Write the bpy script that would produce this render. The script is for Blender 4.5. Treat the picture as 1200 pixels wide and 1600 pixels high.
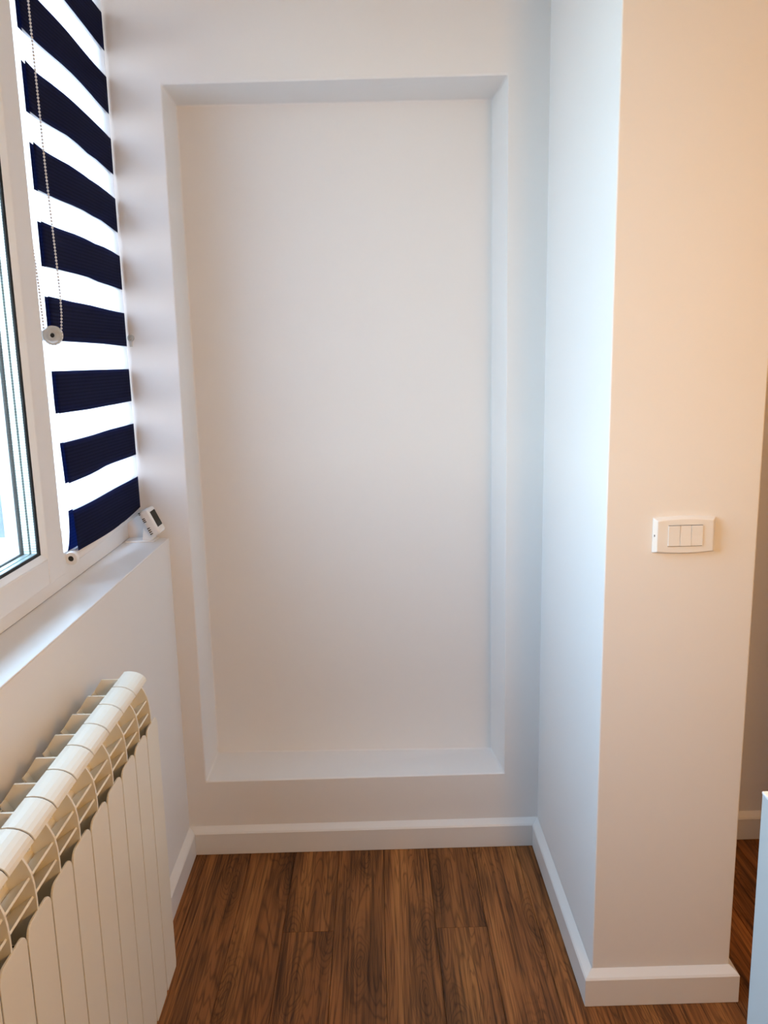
import bpy, bmesh, math, random
from mathutils import Matrix, Vector
random.seed(7)
S = bpy.context.scene
C = S.collection
for o in list(bpy.data.objects):
    bpy.data.objects.remove(o)

# ---------------------------------------------------------------- camera
cam_d = bpy.data.cameras.new('camera')
cam = bpy.data.objects.new('camera', cam_d); C.objects.link(cam)
ROT = ((0.999654, 0.024612, -0.009256), (-0.013652, 0.18495, -0.982653), (-0.022473, 0.98244, 0.185222))
cam.matrix_world = Matrix.Translation((0, 0, 1.40)) @ Matrix([list(r) for r in ROT]).to_4x4()
cam_d.sensor_fit = 'VERTICAL'; cam_d.sensor_height = 36; cam_d.lens = 28.9309
cam_d.clip_start = 0.02
S.camera = cam

# ---------------------------------------------------------------- sky, lamps, exposure
SKY = 1.0
W = bpy.data.worlds.new('sky'); S.world = W; W.use_nodes = True
wn = W.node_tree; bg = wn.nodes['Background']
def sky(hor, zen, fall=0.22):
    """hazy daylight: bright pale horizon fading to a bluer sky overhead"""
    tc = wn.nodes.new('ShaderNodeTexCoord'); sx = wn.nodes.new('ShaderNodeSeparateXYZ'); wn.links.new(tc.outputs['Generated'], sx.inputs[0])
    ab = wn.nodes.new('ShaderNodeMath'); ab.operation = 'ABSOLUTE'; wn.links.new(sx.outputs['Z'], ab.inputs[0])
    dv = wn.nodes.new('ShaderNodeMath'); dv.operation = 'MULTIPLY'; dv.inputs[1].default_value = -1.0/fall; wn.links.new(ab.outputs[0], dv.inputs[0])
    ex = wn.nodes.new('ShaderNodeMath'); ex.operation = 'EXPONENT'; wn.links.new(dv.outputs[0], ex.inputs[0])
    mx = wn.nodes.new('ShaderNodeMix'); mx.data_type = 'RGBA'; mx.clamp_factor = True
    mx.inputs['A'].default_value = (*zen, 1); mx.inputs['B'].default_value = (*hor, 1)
    wn.links.new(ex.outputs[0], mx.inputs['Factor']); wn.links.new(mx.outputs['Result'], bg.inputs['Color'])
    bg.inputs['Strength'].default_value = SKY
sky((11.6, 10.1, 9.2), (7.0, 9.3, 13.4))

def lamp(name, loc, size, power, col, target, spread=180):
    d = bpy.data.lights.new(name, 'AREA'); d.shape = 'DISK'; d.size = size; d.energy = power; d.color = col
    d.spread = math.radians(spread)
    o = bpy.data.objects.new(name, d); C.objects.link(o); o.location = loc
    o.rotation_euler = (Vector(target) - Vector(loc)).to_track_quat('-Z', 'Y').to_euler()
    return o
lamp('warm_room_lamp', (0.655, 0.10, 1.50), 0.25, 10.4, (1, 0.475, 0.08), (0.5, 1.6, 1.1))

lamp('hall_fill', (1.5, 1.75, 2.66), 0.25, 3.4, (1, 0.40, 0.03), (1.5, 1.75, 0))  # unseen fill light added to lift the dark hallway

pd = bpy.data.lights.new('window_portal', 'AREA'); pd.shape = 'RECTANGLE'; pd.size = 1.57; pd.size_y = 1.43
pd.cycles.is_portal = True
po = bpy.data.objects.new('window_portal', pd); C.objects.link(po)
po.location = (-0.955, 1.388, 1.652); po.rotation_euler = (math.radians(90), 0, math.radians(-90))

vs = S.view_settings
S.display_settings.display_device = 'sRGB'
vs.view_transform = 'Standard'; vs.look = 'None'; vs.gamma = 1.0; vs.use_curve_mapping = False
vs.exposure = 0.08
S.cycles.max_bounces = 14; S.cycles.diffuse_bounces = 8; S.cycles.transparent_max_bounces = 24
S.cycles.use_denoising = True

# ---------------------------------------------------------------- material helpers
def mat(name, col, rough=0.5, spec=0.5, bump=None, metallic=0.0, var=0.0, vscale=3.0):
    m = bpy.data.materials.new(name); m.use_nodes = True
    nt = m.node_tree; b = nt.nodes['Principled BSDF']
    b.inputs['Base Color'].default_value = (*col, 1); b.inputs['Roughness'].default_value = rough
    b.inputs['Specular IOR Level'].default_value = spec; b.inputs['Metallic'].default_value = metallic
    tc = nt.nodes.new('ShaderNodeTexCoord')
    if var:
        n = nt.nodes.new('ShaderNodeTexNoise'); n.inputs['Scale'].default_value = vscale; n.inputs['Detail'].default_value = 3
        nt.links.new(tc.outputs['Object'], n.inputs['Vector'])
        mx = nt.nodes.new('ShaderNodeMix'); mx.data_type = 'RGBA'
        mx.inputs['A'].default_value = (*[c * (1 - var) for c in col], 1); mx.inputs['B'].default_value = (*[min(1, c * (1 + var)) for c in col], 1)
        nt.links.new(n.outputs['Fac'], mx.inputs['Factor']); nt.links.new(mx.outputs['Result'], b.inputs['Base Color'])
    if bump:
        n = nt.nodes.new('ShaderNodeTexNoise'); n.inputs['Scale'].default_value = bump[0]; n.inputs['Detail'].default_value = 4
        nt.links.new(tc.outputs['Object'], n.inputs['Vector'])
        bp = nt.nodes.new('ShaderNodeBump'); bp.inputs['Strength'].default_value = bump[1]; bp.inputs['Distance'].default_value = bump[2]
        nt.links.new(n.outputs['Fac'], bp.inputs['Height']); nt.links.new(bp.outputs['Normal'], b.inputs['Normal'])
    return m

M = {}
M['paint'] = mat('wall_paint', (0.80, 0.795, 0.79), 0.75, 0.25, bump=(55, 0.12, 0.002), var=0.006)
M['ceiling'] = mat('ceiling_paint', (0.80, 0.80, 0.80), 0.8, 0.2, bump=(60, 0.1, 0.002))
M['skirting'] = mat('skirting_lacquer', (0.78, 0.775, 0.765), 0.38, 0.4, bump=(8, 0.05, 0.001))
M['pvc'] = mat('white_pvc', (0.80, 0.80, 0.80), 0.3, 0.45, bump=(20, 0.02, 0.001))
M['sill'] = mat('sill_lacquer', (0.82, 0.82, 0.825), 0.3, 0.45, bump=(15, 0.03, 0.001))
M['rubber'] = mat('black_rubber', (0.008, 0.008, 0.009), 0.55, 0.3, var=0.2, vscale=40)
M['enamel'] = mat('radiator_enamel', (0.785, 0.755, 0.665), 0.32, 0.5, bump=(90, 0.03, 0.0005))
M['plastic'] = mat('white_plastic', (0.80, 0.79, 0.77), 0.35, 0.45, bump=(120, 0.03, 0.0004))
M['black'] = mat('black_plastic', (0.012, 0.012, 0.013), 0.4, 0.4, var=0.2, vscale=60)
M['screen'] = mat('dark_display', (0.012, 0.013, 0.010), 0.45, 0.2, var=0.15, vscale=60)
M['shaded_side'] = mat('shaded_side_lacquer', (0.50, 0.53, 0.545), 0.35, 0.45, bump=(12, 0.03, 0.001))  # white panel's dimmer, bluish side: its shade is put into the colour
M['ground'] = mat('terrace_gravel', (0.085, 0.092, 0.09), 0.9, 0.2, bump=(30, 0.6, 0.02), var=0.5, vscale=5)
M['chain'] = mat('bead_plastic', (0.78, 0.82, 0.88), 0.3, 0.5, var=0.03, vscale=50)
M['railmat'] = mat('rail_aluminium', (0.80, 0.81, 0.83), 0.3, 0.5, bump=(40, 0.02, 0.0005))

def spacer_mat():
    m = mat('perforated_spacer', (0.62, 0.66, 0.66), 0.35, 0.5, metallic=0.35)
    nt = m.node_tree; b = nt.nodes['Principled BSDF']
    tc = nt.nodes.new('ShaderNodeTexCoord'); w = nt.nodes.new('ShaderNodeTexWave')
    w.bands_direction = 'Z'; w.inputs['Scale'].default_value = 60; w.wave_profile = 'SIN'
    nt.links.new(tc.outputs['Object'], w.inputs['Vector'])
    r = nt.nodes.new('ShaderNodeValToRGB'); r.color_ramp.elements[0].position = 0.12; r.color_ramp.elements[1].position = 0.3
    r.color_ramp.elements[0].color = (0.33, 0.36, 0.36, 1); r.color_ramp.elements[1].color = (0.70, 0.74, 0.74, 1)
    nt.links.new(w.outputs['Fac'], r.inputs['Fac']); nt.links.new(r.outputs['Color'], b.inputs['Base Color'])
    return m
M['spacer'] = spacer_mat()

def glass_mat():
    m = bpy.data.materials.new('window_glass'); m.use_nodes = True; nt = m.node_tree; nt.nodes.clear()
    out = nt.nodes.new('ShaderNodeOutputMaterial'); tr = nt.nodes.new('ShaderNodeBsdfTransparent'); gl = nt.nodes.new('ShaderNodeBsdfGlossy')
    tr.inputs['Color'].default_value = (0.94, 0.975, 0.97, 1); gl.inputs['Roughness'].default_value = 0.02
    lw = nt.nodes.new('ShaderNodeLayerWeight'); lw.inputs['Blend'].default_value = 0.5
    pw = nt.nodes.new('ShaderNodeMath'); pw.operation = 'POWER'; pw.inputs[1].default_value = 5
    fr = nt.nodes.new('ShaderNodeMath'); fr.operation = 'MULTIPLY_ADD'; fr.inputs[1].default_value = 0.45; fr.inputs[2].default_value = 0.02
    nt.links.new(lw.outputs['Facing'], pw.inputs[0]); nt.links.new(pw.outputs[0], fr.inputs[0])
    mx = nt.nodes.new('ShaderNodeMixShader')
    nt.links.new(fr.outputs[0], mx.inputs['Fac']); nt.links.new(tr.outputs[0], mx.inputs[1]); nt.links.new(gl.outputs[0], mx.inputs[2])
    nt.links.new(mx.outputs[0], out.inputs['Surface'])
    return m
M['glass'] = glass_mat()

M['frost'] = mat('frosted_plastic', (0.78, 0.82, 0.83), 0.22, 0.6, bump=(60, 0.05, 0.001))

def clear_mat():
    m = bpy.data.materials.new('clear_plastic'); m.use_nodes = True; nt = m.node_tree; nt.nodes.clear()
    out = nt.nodes.new('ShaderNodeOutputMaterial'); tr = nt.nodes.new('ShaderNodeBsdfTransparent')
    b = nt.nodes.new('ShaderNodeBsdfPrincipled'); b.inputs['Base Color'].default_value = (0.80, 0.84, 0.84, 1); b.inputs['Roughness'].default_value = 0.2
    tc = nt.nodes.new('ShaderNodeTexCoord'); n = nt.nodes.new('ShaderNodeTexNoise'); n.inputs['Scale'].default_value = 80
    nt.links.new(tc.outputs['Object'], n.inputs['Vector'])
    mr = nt.nodes.new('ShaderNodeMapRange'); mr.inputs['To Min'].default_value = 0.5; mr.inputs['To Max'].default_value = 0.75
    nt.links.new(n.outputs['Fac'], mr.inputs['Value'])
    mx = nt.nodes.new('ShaderNodeMixShader'); nt.links.new(mr.outputs['Result'], mx.inputs['Fac'])
    nt.links.new(tr.outputs[0], mx.inputs[1]); nt.links.new(b.outputs[0], mx.inputs[2]); nt.links.new(mx.outputs[0], out.inputs['Surface'])
    return m
M['clear'] = clear_mat()

def fabric(name, col, tcol, tfac, clear=0.0, rib=True):
    m = bpy.data.materials.new(name); m.use_nodes = True; nt = m.node_tree; nt.nodes.clear()
    out = nt.nodes.new('ShaderNodeOutputMaterial')
    d = nt.nodes.new('ShaderNodeBsdfPrincipled'); d.inputs['Roughness'].default_value = 0.9; d.inputs['Specular IOR Level'].default_value = 0.15
    t = nt.nodes.new('ShaderNodeBsdfTranslucent'); t.inputs['Color'].default_value = (*tcol, 1)
    tc = nt.nodes.new('ShaderNodeTexCoord')
    wz = nt.nodes.new('ShaderNodeTexWave'); wz.bands_direction = 'Z'; wz.inputs['Scale'].default_value = 42
    wy = nt.nodes.new('ShaderNodeTexWave'); wy.bands_direction = 'Y'; wy.inputs['Scale'].default_value = 42
    nt.links.new(tc.outputs['Object'], wz.inputs['Vector']); nt.links.new(tc.outputs['Object'], wy.inputs['Vector'])
    ad = nt.nodes.new('ShaderNodeMath'); ad.operation = 'MULTIPLY_ADD'; ad.inputs[1].default_value = 0.35
    nt.links.new(wy.outputs['Fac'], ad.inputs[0]); nt.links.new(wz.outputs['Fac'], ad.inputs[2])
    mx = nt.nodes.new('ShaderNodeMix'); mx.data_type = 'RGBA'
    k = 0.35 if rib else 0.97
    mx.inputs['A'].default_value = (*[c * k for c in col], 1); mx.inputs['B'].default_value = (*[min(1, c * (1.75 if rib else 1)) for c in col], 1)
    nt.links.new(ad.outputs[0], mx.inputs['Factor']); nt.links.new(mx.outputs['Result'], d.inputs['Base Color'])
    bp = nt.nodes.new('ShaderNodeBump'); bp.inputs['Strength'].default_value = 0.9; bp.inputs['Distance'].default_value = 0.0015
    nt.links.new(ad.outputs[0], bp.inputs['Height']); nt.links.new(bp.outputs['Normal'], d.inputs['Normal'])
    m1 = nt.nodes.new('ShaderNodeMixShader'); m1.inputs['Fac'].default_value = tfac
    nt.links.new(d.outputs[0], m1.inputs[1]); nt.links.new(t.outputs[0], m1.inputs[2])
    last = m1
    if clear:
        tr = nt.nodes.new('ShaderNodeBsdfTransparent'); m2 = nt.nodes.new('ShaderNodeMixShader'); m2.inputs['Fac'].default_value = clear
        nt.links.new(m1.outputs[0], m2.inputs[1]); nt.links.new(tr.outputs[0], m2.inputs[2]); last = m2
    nt.links.new(last.outputs[0], out.inputs['Surface'])
    return m
M['navy'] = fabric('navy_fabric', (0.0085, 0.0115, 0.042), (0.060, 0.125, 0.34), 0.34)
M['sheer'] = fabric('sheer_fabric', (0.85, 0.87, 0.90), (0.92, 0.96, 1.0), 0.80, clear=0.58, rib=False)

def wood_mat():
    m = bpy.data.materials.new('oak_laminate'); m.use_nodes = True; nt = m.node_tree; b = nt.nodes['Principled BSDF']; L = nt.links.new
    N = nt.nodes.new
    tc = N('ShaderNodeTexCoord'); oi = N('ShaderNodeObjectInfo')
    off = N('ShaderNodeVectorMath'); off.operation = 'SCALE'; off.inputs[0].default_value = (37.0, 61.0, 23.0); L(oi.outputs['Random'], off.inputs['Scale'])
    add = N('ShaderNodeVectorMath'); add.operation = 'ADD'; L(tc.outputs['Object'], add.inputs[0]); L(off.outputs[0], add.inputs[1])
    # broad figure: cathedral rings round a slowly wandering heart line
    mp = N('ShaderNodeMapping'); mp.inputs['Scale'].default_value = (16.0, 1.2, 1.0); L(add.outputs[0], mp.inputs['Vector'])
    n1 = N('ShaderNodeTexNoise'); n1.inputs['Scale'].default_value = 1.0; n1.inputs['Detail'].default_value = 2.5; n1.inputs['Distortion'].default_value = 0.9
    L(mp.outputs[0], n1.inputs['Vector'])
    mu = N('ShaderNodeMath'); mu.operation = 'MULTIPLY'; mu.inputs[1].default_value = 15.0; L(n1.outputs['Fac'], mu.inputs[0])
    fr = N('ShaderNodeMath'); fr.operation = 'PINGPONG'; fr.inputs[1].default_value = 0.5; L(mu.outputs[0], fr.inputs[0])
    # fine pores
    mp2 = N('ShaderNodeMapping'); mp2.inputs['Scale'].default_value = (150.0, 4.0, 1.0); L(add.outputs[0], mp2.inputs['Vector'])
    n2 = N('ShaderNodeTexNoise'); n2.inputs['Scale'].default_value = 1.0; n2.inputs['Detail'].default_value = 3; n2.inputs['Distortion'].default_value = 0.4; L(mp2.outputs[0], n2.inputs['Vector'])
    # long colour streaks
    mp3 = N('ShaderNodeMapping'); mp3.inputs['Scale'].default_value = (17.0, 0.9, 1.0); L(add.outputs[0], mp3.inputs['Vector'])
    n3 = N('ShaderNodeTexNoise'); n3.inputs['Scale'].default_value = 1.0; n3.inputs['Detail'].default_value = 4; n3.inputs['Distortion'].default_value = 0.5; L(mp3.outputs[0], n3.inputs['Vector'])
    # knots with long oval growth rings round them
    wob = N('ShaderNodeTexNoise'); wob.inputs['Scale'].default_value = 9.0; wob.inputs['Detail'].default_value = 2; L(add.outputs[0], wob.inputs['Vector'])
    wv = N('ShaderNodeVectorMath'); wv.operation = 'SCALE'; wv.inputs['Scale'].default_value = 0.055; L(wob.outputs['Color'], wv.inputs[0])
    wa = N('ShaderNodeVectorMath'); wa.operation = 'ADD'; L(add.outputs[0], wa.inputs[0]); L(wv.outputs[0], wa.inputs[1])
    mp4 = N('ShaderNodeMapping'); mp4.inputs['Scale'].default_value = (8.5, 1.9, 1.0); L(wa.outputs[0], mp4.inputs['Vector'])
    vo = N('ShaderNodeTexVoronoi'); vo.voronoi_dimensions = '2D'; vo.inputs['Scale'].default_value = 1.0; L(mp4.outputs[0], vo.inputs['Vector'])
    rg = N('ShaderNodeMath'); rg.operation = 'MULTIPLY'; rg.inputs[1].default_value = 21.0; L(vo.outputs['Distance'], rg.inputs[0])
    rp = N('ShaderNodeMath'); rp.operation = 'PINGPONG'; rp.inputs[1].default_value = 0.5; L(rg.outputs[0], rp.inputs[0])
    rl = N('ShaderNodeMapRange'); rl.inputs['From Max'].default_value = 0.26; rl.inputs['To Min'].default_value = 0.40; L(rp.outputs[0], rl.inputs['Value'])
    fade = N('ShaderNodeMapRange'); fade.inputs['From Min'].default_value = 0.10; fade.inputs['From Max'].default_value = 0.36; fade.inputs['To Min'].default_value = 0.72; fade.inputs['To Max'].default_value = 0.0; L(vo.outputs['Distance'], fade.inputs['Value'])
    rings = N('ShaderNodeMix'); rings.data_type = 'FLOAT'; rings.inputs[2].default_value = 1.0; L(fade.outputs['Result'], rings.inputs[0]); L(rl.outputs['Result'], rings.inputs[3])
    kn = N('ShaderNodeMapRange'); kn.inputs['From Min'].default_value = 0.015; kn.inputs['From Max'].default_value = 0.42; kn.inputs['To Min'].default_value = 0.66; kn.inputs['To Max'].default_value = 1.0
    L(vo.outputs['Distance'], kn.inputs['Value'])
    cr = N('ShaderNodeValToRGB'); e = cr.color_ramp.elements
    e[0].position = 0.32; e[0].color = (0.130, 0.050, 0.016, 1); e[1].position = 0.70; e[1].color = (0.350, 0.142, 0.040, 1)
    x = e.new(0.5); x.color = (0.235, 0.089, 0.026, 1)
    L(n3.outputs['Fac'], cr.inputs['Fac'])
    g1 = N('ShaderNodeMapRange'); g1.inputs['From Max'].default_value = 0.22; g1.inputs['To Min'].default_value = 0.58; L(fr.outputs[0], g1.inputs['Value'])
    g2 = N('ShaderNodeMapRange'); g2.inputs['From Min'].default_value = 0.36; g2.inputs['From Max'].default_value = 0.54; g2.inputs['To Min'].default_value = 0.46; g2.inputs['To Max'].default_value = 1.0
    L(n2.outputs['Fac'], g2.inputs['Value'])
    p0 = N('ShaderNodeMath'); p0.operation = 'MULTIPLY'; L(g1.outputs['Result'], p0.inputs[0]); L(rings.outputs[0], p0.inputs[1])
    p1 = N('ShaderNodeMath'); p1.operation = 'MULTIPLY'; L(p0.outputs[0], p1.inputs[0]); L(g2.outputs['Result'], p1.inputs[1])
    p2 = N('ShaderNodeMath'); p2.operation = 'MULTIPLY'; L(p1.outputs[0], p2.inputs[0]); L(kn.outputs['Result'], p2.inputs[1])
    tone = N('ShaderNodeMapRange'); tone.inputs['To Min'].default_value = 1.12; tone.inputs['To Max'].default_value = 1.34; L(oi.outputs['Random'], tone.inputs['Value'])
    p3 = N('ShaderNodeMath'); p3.operation = 'MULTIPLY'; L(p2.outputs[0], p3.inputs[0]); L(tone.outputs['Result'], p3.inputs[1])
    vm = N('ShaderNodeVectorMath'); vm.operation = 'SCALE'; L(cr.outputs['Color'], vm.inputs[0]); L(p3.outputs[0], vm.inputs['Scale'])
    L(vm.outputs[0], b.inputs['Base Color'])
    b.inputs['Roughness'].default_value = 0.5; b.inputs['Specular IOR Level'].default_value = 0.22
    bp = N('ShaderNodeBump'); bp.inputs['Strength'].default_value = 0.2; bp.inputs['Distance'].default_value = 0.0005
    L(p1.outputs[0], bp.inputs['Height']); L(bp.outputs['Normal'], b.inputs['Normal'])
    return m
M['wood'] = wood_mat()

# ---------------------------------------------------------------- mesh helpers
def obj(name, bm, m, parent=None, smooth=False, bevel=0.0, segs=2):
    bmesh.ops.recalc_face_normals(bm, faces=bm.faces)
    me = bpy.data.meshes.new(name); bm.to_mesh(me); bm.free()
    if m: me.materials.append(m)
    o = bpy.data.objects.new(name, me); C.objects.link(o)
    if parent: o.parent = parent
    if smooth:
        for p in me.polygons: p.use_smooth = True
    if bevel:
        md = o.modifiers.new('bevel', 'BEVEL'); md.width = bevel; md.segments = segs; md.limit_method = 'ANGLE'; md.angle_limit = math.radians(35)
    return o
def box(bm, x0, x1, y0, y1, z0, z1):
    v = [bm.verts.new(p) for p in ((x0,y0,z0),(x1,y0,z0),(x1,y1,z0),(x0,y1,z0),(x0,y0,z1),(x1,y0,z1),(x1,y1,z1),(x0,y1,z1))]
    for f in ((0,3,2,1),(4,5,6,7),(0,1,5,4),(1,2,6,5),(2,3,7,6),(3,0,4,7)): bm.faces.new([v[i] for i in f])
def BX(*a):
    bm = bmesh.new(); box(bm, *a); return bm
def prism(bm, pts, a0, a1, axis):
    """closed 2-D outline swept along one axis; pts are the two other coordinates in xyz order"""
    def P(p, a):
        return (a, p[0], p[1]) if axis == 'x' else (p[0], a, p[1]) if axis == 'y' else (p[0], p[1], a)
    A = [bm.verts.new(P(p, a0)) for p in pts]; B = [bm.verts.new(P(p, a1)) for p in pts]
    n = len(pts)
    bm.faces.new(A); bm.faces.new(B[::-1])
    for i in range(n): bm.faces.new((A[i], A[(i+1) % n], B[(i+1) % n], B[i]))
def cyl(bm, c0, c1, r0, r1=None, n=24):
    c0, c1 = Vector(c0), Vector(c1); r1 = r0 if r1 is None else r1
    q = (c1 - c0).to_track_quat('Z', 'Y')
    A, B = [], []
    for i in range(n):
        d = q @ Vector((math.cos(2*math.pi*i/n), math.sin(2*math.pi*i/n), 0))
        A.append(bm.verts.new(c0 + d*r0)); B.append(bm.verts.new(c1 + d*r1))
    bm.faces.new(A[::-1]); bm.faces.new(B)
    for i in range(n): bm.faces.new((A[i], A[(i+1) % n], B[(i+1) % n], B[i]))
def lathe(bm, c, axis, prof, n=32):
    """closed profile (radius, distance along axis) turned about axis through c"""
    c = Vector(c); q = Vector(axis).to_track_quat('Z', 'Y'); R = []
    for i in range(n):
        a = 2*math.pi*i/n
        R.append([bm.verts.new(c + q @ Vector((r*math.cos(a), r*math.sin(a), h))) for r, h in prof])
    k = len(prof)
    for i in range(n):
        for j in range(k): bm.faces.new((R[i][j], R[(i+1) % n][j], R[(i+1) % n][(j+1) % k], R[i][(j+1) % k]))
def empty(name, loc=(0,0,0)):
    o = bpy.data.objects.new(name, None); C.objects.link(o); o.location = loc; o.empty_display_size = 0.05
    return o
def keep(o, parent):
    """parent a mesh built in world coordinates without moving it"""
    o.parent = parent; o.matrix_parent_inverse = Matrix.Translation(parent.location).inverted()
    return o
def tag(o, label, cat, group=None, kind=None):
    o['label'] = label; o['category'] = cat
    if group: o['group'] = group
    if kind: o['kind'] = kind
    return o
def struct(o, label=None, cat=None):
    o['kind'] = 'structure'
    if label: o['label'] = label
    if cat: o['category'] = cat
    return o

# ---------------------------------------------------------------- dimensions of the place (metres)
XL, XR, YB, YP = -0.561, 0.445, 2.175, 1.573      # left wall, pillar's near side, back wall, pillar's front
XP = 0.745                                        # pillar's far side
CEIL, SILL = 2.70, 0.934
XF = -0.668                                       # window frame's inner face
YN = 0.600                                        # near end of the window opening
XO = -0.975                                       # outer face of the left wall
HEAD = 2.37                                       # underside of the window head

# ---------------------------------------------------------------- floor and its planks
fl = struct(obj('floor', BX(XL-0.02, 2.3, -3.0, 2.40, -0.12, -0.0085), M['rubber']), 'brown oak look laminate floor laid lengthwise towards the back wall', 'floor')
def plank_mesh(w, l):
    bm = bmesh.new(); g = 0.0004; c = 0.0009; h = 0.0085
    prof = [(-w/2+g, -h), (w/2-g, -h), (w/2-g, -c), (w/2-g-c, 0), (-w/2+g+c, 0), (-w/2+g, -c)]
    prism(bm, prof, -l/2+g, l/2-g, 'y')
    bmesh.ops.recalc_face_normals(bm, faces=bm.faces)
    me = bpy.data.meshes.new('plank'); bm.to_mesh(me); bm.free(); me.materials.append(M['wood'])
    return me
PW, PL = 0.127, 1.22
cache = {}
for k in range(-7, 14):
    x0 = 0.25 + (k-1)*PW; x1 = x0 + PW
    if x1 < XL or x0 > 2.2: continue
    fixed = {0: 1.82, -3: 1.82}
    j = fixed.get(k, 0.98 + ((k*0.43) % 1.0)*0.42)
    j -= PL*math.ceil((j + 1.3)/PL)
    y = j
    while y < YB:
        ya, yb = y, min(y + PL, YB + 0.004)
        if yb - ya > 0.03:
            key = round(yb-ya, 3)
            if key not in cache: cache[key] = plank_mesh(PW, yb-ya)
            o = bpy.data.objects.new('plank', cache[key]); C.objects.link(o)
            o.location = ((x0+x1)/2, (ya+yb)/2, 0); o.parent = fl
        y += PL

# ---------------------------------------------------------------- walls and ceiling
def back_wall():
    bm = bmesh.new()
    iy = 2.360                                              # depth of the niche's back
    X0, X1, Z0, Z1, YE = XO, XR + 0.05, -0.1, CEIL + 0.05, 2.60
    O = [bm.verts.new(p) for p in ((X0,YB,Z0),(X1,YB,Z0),(X1,YB,Z1),(X0,YB,Z1))]
    H = [bm.verts.new(p) for p in ((-0.5050,YB,0.2185),(0.3480,YB,0.2200),(0.3490,YB,2.0720),(-0.4985,YB,2.0650))]
    I = [bm.verts.new(p) for p in ((-0.506,iy,0.2150),(0.336,iy,0.2030),(0.338,iy,2.0700),(-0.507,iy,2.0690))]
    E = [bm.verts.new(p) for p in ((X0,YE,Z0),(X1,YE,Z0),(X1,YE,Z1),(X0,YE,Z1))]
    for i in range(4):
        j = (i+1) % 4
        bm.faces.new((O[i], O[j], H[j], H[i])); bm.faces.new((H[i], H[j], I[j], I[i])); bm.faces.new((O[j], O[i], E[i], E[j]))
    bm.faces.new(I); bm.faces.new(E[::-1])
    return bm
struct(obj('wall_back', back_wall(), M['paint'], bevel=0.004, segs=3), 'white back wall with a tall shallow recessed niche', 'wall')
bm = bmesh.new()
box(bm, XO, XL, -3.0, YB, -0.1, SILL-0.0035)
box(bm, XO, XL, -3.0, YN, SILL-0.0035, CEIL+0.05)
box(bm, XO, XL, YN, YB, HEAD, CEIL+0.05)
struct(obj('wall_left', bm, M['paint']), 'white wall under the window behind the radiator', 'wall')
bm = BX(XR, XP, YP, YB+0.02, -0.1, CEIL+0.05)
for v in bm.verts:
    if v.co.z > 1: v.co.x += 0.009                           # the wall end leans slightly
struct(obj('wall_right', bm, M['paint'], bevel=0.003, segs=3), 'white pillar wall end with the light switch', 'wall')
struct(obj('wall_hall', BX(XP-0.02, 2.3, YB, 2.6, -0.1, CEIL+0.05), M['paint']), 'dim hallway wall seen past the pillar', 'wall')
struct(obj('wall_hall_end', BX(2.1, 2.3, 1.1, YB, -0.1, CEIL+0.05), M['paint']), 'end wall of the dim hallway', 'wall')
struct(obj('wall_side_blocker', BX(0.86, 2.3, -3.0, 1.20, -0.1, CEIL+0.05), M['paint']), 'white unseen wall added beside the camera to keep lamp light off the hallway', 'wall')  # unseen blocker added so the warm lamp doesn't reach the hallway wall
struct(obj('wall_front', BX(XO, 2.3, -3.2, -3.0, -0.1, CEIL+0.05), M['paint']), 'white wall behind the camera', 'wall')
struct(obj('ceiling', BX(XO, 2.3, -3.2, 2.6, CEIL, CEIL+0.12), M['ceiling']), 'plain white ceiling', 'ceiling')

# ---------------------------------------------------------------- baseboards
T = 0.018
PROF = ((0.0, 0.0), (T, 0.0), (T, 0.064), (T-0.003, 0.0685), (0.0, 0.081))
def baseboard(name, p0, p1, nrm, m0, m1, label):
    """p0, p1 on the wall's face; nrm points into the room; m0/m1: +1 outside mitre, -1 inside mitre, 0 square"""
    p0, p1, nrm = Vector((*p0, 0)), Vector((*p1, 0)), Vector((*nrm, 0))
    d = (p1 - p0).normalized(); bm = bmesh.new()
    A = [bm.verts.new(p0 + nrm*t - d*t*m0 + Vector((0,0,z))) for t, z in PROF]
    B = [bm.verts.new(p1 + nrm*t + d*t*m1 + Vector((0,0,z))) for t, z in PROF]
    n = len(PROF)
    bm.faces.new(A); bm.faces.new(B[::-1])
    for i in range(n): bm.faces.new((A[i], A[(i+1) % n], B[(i+1) % n], B[i]))
    return struct(obj(name, bm, M['skirting'], bevel=0.0012), label, 'baseboard')
baseboard('baseboard_left', (XL, -1.5), (XL, YB), (1, 0), 0, -1, 'white skirting board along the wall under the radiator')
baseboard('baseboard_back', (XL, YB), (XR, YB), (0, -1), -1, -1, 'white skirting board below the niche')
baseboard('baseboard_right', (XR, YB), (XR, YP), (-1, 0), -1, 1, 'white skirting board along the alcove side of the pillar')
baseboard('baseboard_pillar', (XR, YP), (XP, YP), (0, -1), 1, 1, 'white skirting board across the pillar front below the switch')
baseboard('baseboard_passage', (XP, YP), (XP, YB), (1, 0), 1, -1, 'white skirting board on the hallway side of the pillar')
baseboard('baseboard_hall', (XP, YB), (2.1, YB), (0, -1), -1, 0, 'white skirting board on the dim hallway wall')

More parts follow.
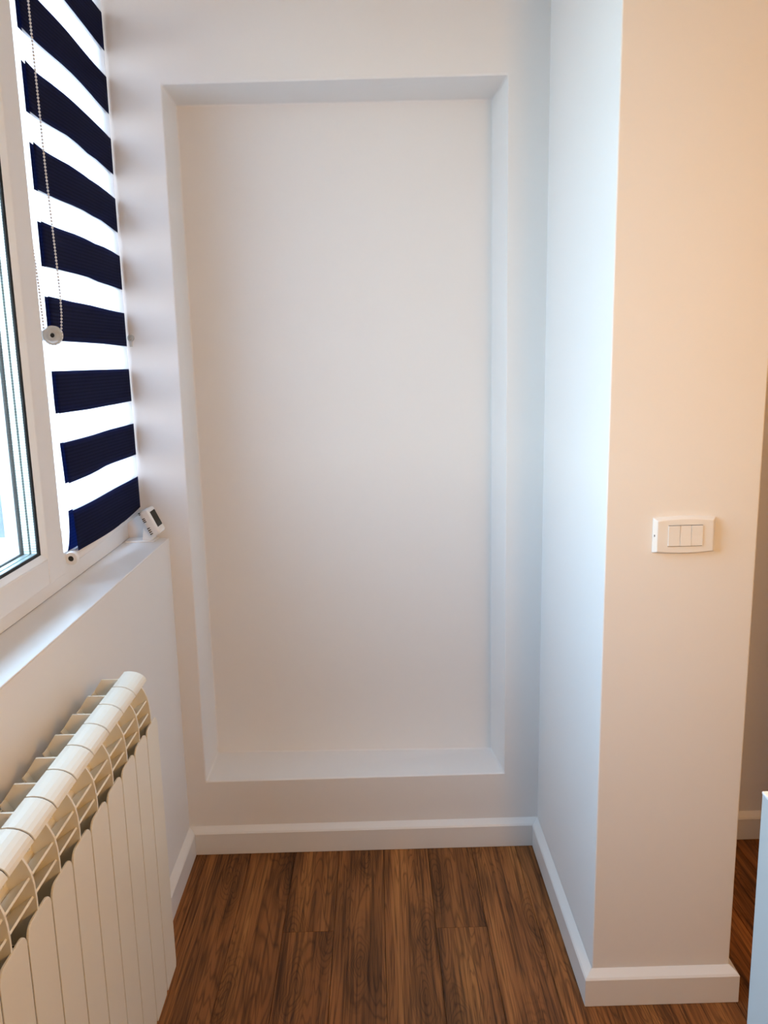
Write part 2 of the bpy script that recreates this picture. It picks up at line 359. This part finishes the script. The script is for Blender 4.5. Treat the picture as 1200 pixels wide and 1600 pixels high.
# ---------------------------------------------------------------- window
win = struct(empty('window_1', (XF, 0.9, SILL)), 'white framed window with an inner sash and a wide white sill', 'window')
def part(name, bm, m, parent=win, root=win, **k):
    o = obj(name, bm, m, **k)
    o.parent = parent
    o.matrix_parent_inverse = Matrix.Translation(root.location).inverted()
    return o
def sub(name, bm, m, parent, root, **k):
    o = obj(name, bm, m, **k); o.parent = parent
    o.matrix_parent_inverse = (Matrix.Translation(root.location) @ parent.matrix_parent_inverse).inverted()
    return o
XB = -0.738
bm = bmesh.new()
box(bm, XB, XF, YN, YB, SILL, 1.005); box(bm, XB, XF, YN, YB, HEAD-0.07, HEAD)
for a, b in ((YN, YN+0.12), (1.605, 1.715), (2.120, YB)): box(bm, XB, XF, a, b, 1.005, HEAD-0.07)
part('window_frame', bm, M['pvc'], bevel=0.002)
part('window_sill', BX(XF-0.002, XL, YN, YB, SILL-0.004, SILL), M['sill'], bevel=0.0035)
part('outer_sill', BX(XO-0.04, XB, YN, YB, SILL-0.0035, SILL+0.012), M['sill'], bevel=0.003)
# fixed far light behind the blind
fx = part('fixed_pane', BX(-0.703, -0.699, 1.712, 2.123, 1.002, HEAD-0.067), M['glass'])

def sash(y0, y1):
    """inner sash standing proud of the frame: stiles and rails, glazing bead, black gasket, panes, perforated spacers"""
    z0, z1, x0, x1 = 0.977, HEAD-0.04, -0.700, -0.640
    s = 0.080
    bm = bmesh.new()
    box(bm, x0, x1, y0, y0+s, z0, z1); box(bm, x0, x1, y1-s, y1, z0, z1)
    box(bm, x0, x1, y0+s, y1-s, z0, z0+0.052); box(bm, x0, x1, y0+s, y1-s, z1-0.07, z1)
    sa = part('sash', bm, M['pvc'], bevel=0.003)
    gy0, gy1, gz0, gz1 = y0+s, y1-s, z0+0.052, z1-0.07
    def ring(a, xa, b, xb, m, name, back=0.006):
        """rectangular ring sloping from inset a at depth xa to inset b at depth xb"""
        bm = bmesh.new(); R = []
        for ins, x in ((a, xa), (b, xb), (b, xb-back), (a, xb-back)):
            R.append([bm.verts.new(p) for p in ((x,gy0+ins,gz0+ins),(x,gy1-ins,gz0+ins),(x,gy1-ins,gz1-ins),(x,gy0+ins,gz1-ins))])
        for i in range(4):
            A, B = R[i], R[(i+1) % 4]
            for j in range(4): bm.faces.new((A[j], A[(j+1) % 4], B[(j+1) % 4], B[j]))
        return sub(name, bm, m, sa, win)
    ring(0.0, -0.6405, 0.010, -0.6485, M['pvc'], 'glazing_bead')
    ring(0.0095, -0.6490, 0.0150, -0.6510, M['rubber'], 'gasket', 0.003)
    for k, x in enumerate((-0.654, -0.668, -0.682)):
        sub('glass_pane', BX(x-0.0015, x+0.0015, gy0+0.003, gy1-0.003, gz0+0.003, gz1-0.003), M['glass'], sa, win)
    for xa, xb in ((-0.656, -0.666), (-0.670, -0.680)):
        o = ring(0.0, xa, 0.0125, xa, M['spacer'], 'spacer_bar', xa-xb)
    ring(0.0, -0.683, 0.014, -0.684, M['rubber'], 'gasket', 0.004)
    return sa
main = sash(0.672, 1.644)
# hinge covers on the far edge of the near sash
for z in (0.985, 2.23):
    sub('hinge_cover', BX(-0.662, -0.6415, 1.6435, 1.6495, z, z+0.085), M['pvc'], main, win, bevel=0.002)
sub('hinge_pin', BX(-0.660, -0.645, 1.6440, 1.6490, 0.979, 0.985), M['black'], main, win)

# ---------------------------------------------------------------- zebra roller blind
NA, NB = Vector((-0.646, 1.700)), Vector((-0.629, 2.163))
EDG = {  # height of each navy band's top and bottom edge at nine stations from its near end to its far end
 'C': ([1.9692, 1.9629, 1.9631, 1.9617, 1.959, 1.956, 1.9526, 1.9481, 1.9402], [1.8782, 1.876, 1.8771, 1.8785, 1.8746, 1.8682, 1.868, 1.8632, 1.8577]),
 'D': ([1.8232, 1.8187, 1.8187, 1.8188, 1.8158, 1.8121, 1.8107, 1.8071, 1.801], [1.736, 1.7351, 1.7356, 1.7366, 1.7359, 1.7322, 1.7318, 1.7262, 1.7204]),
 'E': ([1.6771, 1.676, 1.6764, 1.677, 1.6752, 1.6714, 1.6715, 1.669, 1.6637], [1.5919, 1.5921, 1.5924, 1.5928, 1.5917, 1.5868, 1.5854, 1.5838, 1.5818]),
 'F': ([1.5339, 1.5327, 1.5315, 1.531, 1.5301, 1.5279, 1.5258, 1.5248, 1.524], [1.4482, 1.447, 1.4467, 1.4464, 1.4459, 1.4454, 1.4439, 1.4425, 1.4414]),
 'G': ([1.3864, 1.3862, 1.3861, 1.3859, 1.3856, 1.3852, 1.3847, 1.3843, 1.384], [1.3009, 1.3004, 1.2997, 1.2991, 1.2996, 1.3002, 1.3008, 1.3015, 1.302]),
 'H': ([1.2395, 1.2398, 1.240, 1.2403, 1.2413, 1.2427, 1.2431, 1.2434, 1.2437], [1.1530, 1.154, 1.1551, 1.1574, 1.1608, 1.1617, 1.162, 1.1623, 1.1626]),
 'I': ([1.0933, 1.0939, 1.0953, 1.0967, 1.0982, 1.0997, 1.1013, 1.103, 1.1046], [1.0035, 1.0037, 1.0038, 1.0037, 1.0040, 1.0057, 1.0093, 1.0156, 1.0225])}
EDG['B'] = ([2.1130, 2.1090, 2.1060, 2.1030, 2.1001, 2.0957, 2.0909, 2.0857, 2.0811], [2.0262, 2.0225, 2.0207, 2.0200, 2.0184, 2.015, 2.0104, 2.0031, 1.997])
bands = [EDG[k] for k in 'IHGFEDCB']
while bands[-1][0][0] < 2.30:
    t, b = bands[-1]; bands.append(([z+0.1425 for z in t], [z+0.1425 for z in b]))
blind = tag(empty('roller_blind', (-0.637, 1.93, 0.98)), 'navy and white striped roller blind hanging at the window', 'blind')
def lerp9(l, s):
    s = s*8; i = min(7, int(s)); return l[i] + (l[i+1]-l[i])*(s-i)
def cloth(top, bot, back):
    bm = bmesh.new(); NU, NV = 32, 6; G = []
    for i in range(NU+1):
        s = i/NU; row = []
        for j in range(NV+1):
            zt, zb = min(lerp9(top, s), 2.34), min(lerp9(bot, s), 2.335); z = zb + (zt-zb)*j/NV
            sk = max(0.0, min(1.0, (1.32 - z)/0.32)); st = 0.008 + 0.082*sk
            p = NA.lerp(NB, st + (1-st)*s)
            off = 0.0
            if back:
                off = 0.0065 + 0.0165*math.exp(-max(0, z-1.0)/0.05)
            x = p.x - off; y = p.y - (0.002 if back else 0)
            row.append(bm.verts.new((x + 0.0012*math.sin(9*s+5*z), y, z)))
        G.append(row)
    for i in range(NU):
        for j in range(NV): bm.faces.new((G[i][j], G[i+1][j], G[i+1][j+1], G[i][j+1]))
    return bm
def bpart(name, bm, m, thick=0.0, **k):
    o = keep(obj(name, bm, m, smooth=True, **k), blind)
    if thick:
        md = o.modifiers.new('thickness', 'SOLIDIFY'); md.thickness = thick; md.offset = 0
    return o
for back in (False, True):
    for i, (t, b) in enumerate(bands):
        o = bpart('navy_band', cloth(t, b, back), M['navy'], 0.0007)
        o2 = None
        if i + 1 < len(bands):
            bpart('sheer_band', cloth(bands[i+1][1], t, back), M['sheer'])
rail_a, rail_b = Vector((-0.6570, 1.728, 0.9900)), Vector((-0.6405, 2.165, 1.0105))
bm = bmesh.new(); cyl(bm, rail_a, rail_b, 0.0115, n=28); rail = bpart('bottom_rail', bm, M['railmat'])
d = (rail_b-rail_a).normalized()
bm = bmesh.new(); lathe(bm, rail_a - d*0.004, d, ((0.006, 0), (0.0135, 0), (0.0145, 0.002), (0.0145, 0.010), (0.006, 0.010)), 28)
cap = obj('end_cap', bm, M['plastic'], smooth=False); cap.parent = rail; cap.matrix_parent_inverse = Matrix.Translation(blind.location) @ Matrix.Identity(4); cap.matrix_parent_inverse = (Matrix.Translation(blind.location) @ rail.matrix_parent_inverse).inverted()
bm = bmesh.new(); cyl(bm, rail_a - d*0.0032, rail_a + d*0.004, 0.0062, n=20)
plug = obj('cap_hole', bm, M['black']); plug.parent = rail; plug.matrix_parent_inverse = cap.matrix_parent_inverse.copy()
bm = bmesh.new(); cyl(bm, (-0.650, 1.705, 2.338), (-0.633, 2.165, 2.338), 0.020, n=28); bpart('roller_tube', bm, M['railmat'])
# bead chain: a loop hanging from the roller's near end round the disc of the chain holder
HC = Vector((-0.637, 1.690, 1.457))
def path(n_step):
    pts = []
    fr = [(-0.6265, 2.338), (-0.6245, 2.067), (-0.6235, 1.943), (-0.6215, 1.764), (-0.6175, 1.621), (-0.6155, 1.540), (-0.6165, 1.497), (-0.6195, 1.468)]
    bk = [(-0.6545, 1.462), (-0.6545, 1.481), (-0.6560, 1.549), (-0.6600, 1.62), (-0.6700, 1.80), (-0.6720, 2.338)]
    arc = [(HC.x + 0.0178*math.cos(a), HC.z + 0.0178*math.sin(a)) for a in [math.radians(20 - 220*k/16) for k in range(17)]]
    poly = fr + arc + bk
    out = []; acc = 0.0
    for (ax, az), (bx, bz) in zip(poly, poly[1:]):
        L = math.hypot(bx-ax, bz-az)
        while acc < L:
            out.append((ax+(bx-ax)*acc/L, az+(bz-az)*acc/L)); acc += n_step
        acc -= L
    return out
bm = bmesh.new()
for x, z in path(0.0062):
    bmesh.ops.create_icosphere(bm, subdivisions=2, radius=0.0023, matrix=Matrix.Translation((x, HC.y, z)))
pp = path(0.03)
for (ax, az), (bx, bz) in zip(pp, pp[1:]): cyl(bm, (ax, HC.y, az), (bx, HC.y, bz), 0.0006, n=5)
ch = bpart('bead_chain', bm, M['chain']); ch['kind'] = 'stuff'
bm = bmesh.new(); lathe(bm, HC - Vector((0, 0.005, 0)), (0, 1, 0), ((0.0045, 0), (0.0078, -0.0018), (0.0105, 0.0008), (0.0150, -0.0002), (0.0190, 0.0008), (0.0190, 0.0022), (0.0155, 0.0028), (0.0155, 0.0072), (0.0190, 0.0078), (0.0190, 0.0092), (0.0135, 0.010), (0.0045, 0.010)), 36)
hold = bpart('chain_holder', bm, M['clear'])
bm = bmesh.new(); box(bm, -0.668, -0.637, 1.6965, 1.7000, 1.447, 1.467); box(bm, -0.668, -0.664, 1.682, 1.700, 1.442, 1.472)
o = obj('bracket', bm, M['clear'], bevel=0.001); o.parent = hold; o.matrix_parent_inverse = (Matrix.Translation(blind.location) @ hold.matrix_parent_inverse).inverted()
bm = bmesh.new(); cyl(bm, HC + Vector((0, -0.0035, 0)), HC + Vector((0, 0.006, 0)), 0.0046, n=18)
o = obj('screw_hole', bm, M['black']); o.parent = hold; o.matrix_parent_inverse = (Matrix.Translation(blind.location) @ hold.matrix_parent_inverse).inverted()

# clear clip on the wall just beyond the blind
clip = tag(empty('cord_clip', (-0.621, YB, 1.462)), 'small clear plastic clip on the back wall just right of the striped blind', 'clip')
bm = bmesh.new(); lathe(bm, (-0.621, YB-0.0065, 1.462), (0, 1, 0), ((0.003, 0), (0.0075, 0), (0.0085, 0.002), (0.0085, 0.0065), (0.003, 0.0065)), 28)
keep(obj('clip_ring', bm, M['clear']), clip)
bm = bmesh.new(); box(bm, -0.625, -0.617, YB-0.003, YB-0.0003, 1.440, 1.456)
keep(obj('clip_tab', bm, M['clear'], bevel=0.001), clip)

# ---------------------------------------------------------------- radiator
K = 0.94                                           # overall size of the radiator's section drawing
def rx(x): return x*K
def rz(z): return 1.4 + (z-1.4)*K
PITCH = 0.0805*K
Y_END = 1.579*K
NSEC = 13
rad = tag(empty('radiator', (-0.48, Y_END - NSEC*PITCH/2, 0.0)), 'cream white ribbed radiator below the window', 'radiator')
def P2(l): return [(rx(x), rz(z)) for x, z in l]
def section_meshes():
    """meshes of one section, drawn about its centre line y = 0"""
    hw = PITCH/2 - 0.0016
    out = {}
    bm = bmesh.new()                               # top cover, a curved sheet
    up = [(-0.516, 0.7885), (-0.507, 0.7893), (-0.498, 0.7885), (-0.490, 0.7865), (-0.483, 0.783), (-0.4775, 0.779), (-0.474, 0.7745), (-0.4715, 0.769)]
    lo = [(-0.4745, 0.7685), (-0.477, 0.7735), (-0.4805, 0.777), (-0.485, 0.780), (-0.491, 0.783), (-0.498, 0.785), (-0.507, 0.7858), (-0.516, 0.785)]
    prism(bm, P2(up + lo), -hw, hw, 'y')
    for a, b in ((-hw, -hw+0.0015), (hw-0.0015, hw)):                                  # side flanges that close the joints
        prism(bm, P2([(-0.516, 0.7855), (-0.516, 0.755), (-0.480, 0.755), (-0.480, 0.777), (-0.485, 0.7805), (-0.491, 0.7835), (-0.498, 0.7855)]), a, b, 'y')
    out['top_cover'] = bm
    bm = bmesh.new()                               # front panel with rounded shoulders
    zt, zb, r = rz(0.695), rz(0.115), 0.016
    pts = [(-hw, zb+0.01), (-hw+0.004, zb), (hw-0.004, zb), (hw, zb+0.01)]
    for k in range(7):
        a = math.pi/2*k/6; pts.append((hw - r + r*math.cos(a), zt - r*1.15 + r*1.15*math.sin(a)))
    for k in range(7):
        a = math.pi/2 + math.pi/2*k/6; pts.append((-hw + r + r*math.cos(a), zt - r*1.15 + r*1.15*math.sin(a)))
    prism(bm, pts, rx(-0.4605), rx(-0.4570), 'x')
    for a, b in ((-hw, -hw+0.0015), (hw-0.0015, hw)): box(bm, rx(-0.482), rx(-0.4600), a, b, zb+0.012, zt-0.022)
    out['front_panel'] = bm
    t = 0.0019
    bm = bmesh.new()                               # central web plate: curved front edge, cranked rear edge
    web = [(-0.472, 0.770), (-0.4665, 0.760), (-0.462, 0.748), (-0.4595, 0.731), (-0.4585, 0.712), (-0.4585, 0.690), (-0.4605, 0.66), (-0.4605, 0.12),
           (-0.565, 0.12), (-0.5675, 0.745), (-0.5655, 0.764), (-0.549, 0.788), (-0.516, 0.788)]
    prism(bm, P2(web), -t, t, 'y'); out['web'] = bm
    bm = bmesh.new()                               # front louvres
    for z, x in ((0.741, -0.4635), (0.714, -0.4612)):
        prism(bm, P2([(x, z), (x-0.002, z+0.0022), (x-0.030, z-0.018), (x-0.030, z-0.0205)]), -PITCH, 0, 'y')
    out['louvre'] = bm
    bm = bmesh.new()                               # dark strip added between neighbouring sections to blacken the shaded gap
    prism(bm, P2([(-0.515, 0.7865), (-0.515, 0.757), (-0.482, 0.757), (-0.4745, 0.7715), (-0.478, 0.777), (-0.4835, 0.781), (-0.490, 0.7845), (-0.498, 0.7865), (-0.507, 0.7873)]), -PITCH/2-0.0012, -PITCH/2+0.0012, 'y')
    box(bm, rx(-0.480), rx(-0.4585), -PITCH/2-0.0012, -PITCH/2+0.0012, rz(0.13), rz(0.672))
    out['gap_shade_strip'] = bm
    bm = bmesh.new()                               # rear fins along the wall
    box(bm, rx(-0.5680), rx(-0.5655), -hw+0.004, hw-0.004, rz(0.14), rz(0.752))
    prism(bm, P2([(-0.5655, 0.764), (-0.5635, 0.765), (-0.549, 0.742), (-0.551, 0.741)]), -hw*0.5, hw*0.5, 'y')
    out['rear_fin'] = bm
    bm = bmesh.new()                               # water tube
    cyl(bm, (rx(-0.512), 0, rz(0.14)), (rx(-0.512), 0, rz(0.745)), 0.016, n=16); cyl(bm, (rx(-0.512), -PITCH/2, rz(0.72)), (rx(-0.512), PITCH/2, rz(0.72)), 0.019, n=16)
    cyl(bm, (rx(-0.512), -PITCH/2, rz(0.165)), (rx(-0.512), PITCH/2, rz(0.165)), 0.019, n=16)
    out['water_tube'] = bm
    return out
meshes = {}
for n, bm in section_meshes().items():
    bmesh.ops.recalc_face_normals(bm, faces=bm.faces)
    me = bpy.data.meshes.new(n); bm.to_mesh(me); bm.free(); me.materials.append(M['rubber'] if n == 'gap_shade_strip' else M['enamel'])
    meshes[n] = me
for k in range(NSEC):
    y = Y_END - PITCH*(k+0.5)
    core = bpy.data.objects.new('radiator_section', meshes['web']); C.objects.link(core); core.parent = rad
    core.matrix_parent_inverse = Matrix.Translation(rad.location).inverted(); core.location = (0, y, 0)
    for n in ('top_cover', 'front_panel', 'louvre', 'rear_fin', 'water_tube', 'gap_shade_strip'):
        if n == 'gap_shade_strip' and k == NSEC-1: continue
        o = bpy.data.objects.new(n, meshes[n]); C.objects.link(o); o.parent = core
        if n in ('top_cover', 'front_panel'):
            md = o.modifiers.new('bevel', 'BEVEL'); md.width = 0.0009; md.segments = 2; md.limit_method = 'ANGLE'; md.angle_limit = math.radians(50)
for y in (Y_END - PITCH*1.0, Y_END - PITCH*(NSEC-1.0)):
    for z in (rz(0.70), rz(0.19)):
        keep(obj('wall_bracket', BX(XL+0.0006, rx(-0.512), y-0.008, y+0.008, z-0.004, z+0.004), M['enamel'], bevel=0.001), rad)

# ---------------------------------------------------------------- digital thermometer on the sill
th = tag(empty('digital_thermometer', (-0.60, 2.135, SILL)), 'small white digital thermometer with a dark display leaning on the window sill', 'thermometer')
u = Vector((-0.42, 0, 0.9075)); nv = Vector((0.9075, 0, 0.42)); B0 = Vector((-0.588, 2.105, 0.9495))
def LF(h, t, w): return B0 + u*h + nv*t + Vector((0, 1, 0))*w
HB, TB, WB = 0.073, 0.027, 0.060
def lbox(h0, h1, t0, t1, w0, w1):
    bm = bmesh.new()
    v = [bm.verts.new(LF(h, t, w)) for h, t, w in ((h0,t0,w0),(h1,t0,w0),(h1,t1,w0),(h0,t1,w0),(h0,t0,w1),(h1,t0,w1),(h1,t1,w1),(h0,t1,w1))]
    for f in ((0,3,2,1),(4,5,6,7),(0,1,5,4),(1,2,6,5),(2,3,7,6),(3,0,4,7)): bm.faces.new([v[i] for i in f])
    return bm
keep(obj('body', lbox(0, HB, 0, TB, 0, WB), M['plastic'], bevel=0.007, segs=4), th)
keep(obj('display', lbox(0.018, 0.062, TB-0.001, TB+0.0008, 0.007, 0.051), M['screen'], bevel=0.0006), th)
for h in (0.008, 0.0135, 0.019, 0.0245, 0.043, 0.0475, 0.052, 0.066, 0.070):
    keep(obj('vent_slot', lbox(h, h+0.0022, 0.0015 if h < 0.06 else -0.0003, 0.0095 if h < 0.06 else 0.004, -0.0004, 0.002), M['black']), th)
keep(obj('foot', BX(-0.664, -0.585, 2.122, 2.172, SILL, SILL+0.0045), M['plastic'], bevel=0.0015), th)
bm = bmesh.new()
prism(bm, [(-0.620, SILL+0.004), (-0.592, SILL+0.004), (-0.578, 0.957), (-0.600, 0.985), (-0.612, 0.985)], 2.130, 2.160, 'y')
keep(obj('stand', bm, M['plastic'], bevel=0.0015), th)

# ---------------------------------------------------------------- light switch
sw = tag(empty('light_switch', (0.602, YP, 1.044)), 'white three gang light switch plate on the pillar front', 'switch')
def plate_outline(x0, x1, z0, z1, sag, r=0.004, n=14):
    pts = []
    for i in range(n+1):
        s = i/n; pts.append((x0 + (x1-x0)*s, z0 - sag*(1-(2*s-1)**2)))
    for i in range(n+1):
        s = 1 - i/n; pts.append((x0 + (x1-x0)*s, z1 + sag*(1-(2*s-1)**2)))
    return pts
bm = bmesh.new()
A = [bm.verts.new((x, YP, z)) for x, z in plate_outline(0.5405, 0.6635, 1.0095, 1.0785, 0.0035)]
A2 = [bm.verts.new((x, YP-0.003, z)) for x, z in plate_outline(0.5405, 0.6635, 1.0095, 1.0785, 0.0035)]
B = [bm.verts.new((x, YP-0.0105, z)) for x, z in plate_outline(0.5475, 0.6570, 1.0125, 1.0735, 0.0032)]
n = len(A)
bm.faces.new(A); bm.faces.new(B[::-1])
for P_, Q_ in ((A, A2), (A2, B)):
    for i in range(n): bm.faces.new((P_[i], P_[(i+1) % n], Q_[(i+1) % n], Q_[i]))
keep(obj('cover_plate', bm, M['plastic'], bevel=0.0012), sw)
keep(obj('plate_notch', BX(0.5425, 0.5445, YP-0.0065, YP-0.004, 1.042, 1.046), M['black']), sw)
keep(obj('module_bay', BX(0.5684, 0.6356, YP-0.0112, YP-0.010, 1.0226, 1.0649), M['black']), sw)
for x0, x1, tilt in ((0.5682, 0.5910, 0.0), (0.5914, 0.6130, 0.9), (0.6134, 0.6358, -0.2)):
    bm = bmesh.new(); zc0, zc1 = 1.0235, 1.0640
    ta, tb = YP - 0.0130 - 0.0006*tilt, YP - 0.0130 + 0.0010*tilt
    prism(bm, [(YP-0.0105, zc0), (ta, zc0), (YP-0.0125, (zc0+zc1)/2), (tb, zc1), (YP-0.0105, zc1)], x0, x1, 'x')
    keep(obj('rocker', bm, M['plastic'], bevel=0.0006), sw)

# ---------------------------------------------------------------- white furniture panel at the right edge
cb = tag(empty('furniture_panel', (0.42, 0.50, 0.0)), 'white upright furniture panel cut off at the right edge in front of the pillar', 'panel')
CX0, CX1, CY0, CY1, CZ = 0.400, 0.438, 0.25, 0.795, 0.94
keep(obj('side_panel', BX(CX0+0.0005, CX1-0.0005, CY0+0.001, CY1-0.0005, 0.012, CZ-0.003), M['shaded_side'], bevel=0.001), cb)
keep(obj('lit_top_edge', BX(CX0, CX1, CY0, CY1, CZ-0.003, CZ), M['sill'], bevel=0.001), cb)  # top of the panel coloured lighter than its side, as the daylight catches it
for y in (0.30, 0.74):
    bm = bmesh.new(); cyl(bm, (0.419, y, 0), (0.419, y, 0.0125), 0.014, n=16)
    keep(obj('glide', bm, M['black']), cb)

# ---------------------------------------------------------------- outside: terrace ground and a pale garden wall
struct(obj('terrace', BX(-14, XO, -12, 14, -0.6, -0.35), M['ground']), 'pale gravel terrace outside the window', 'ground')
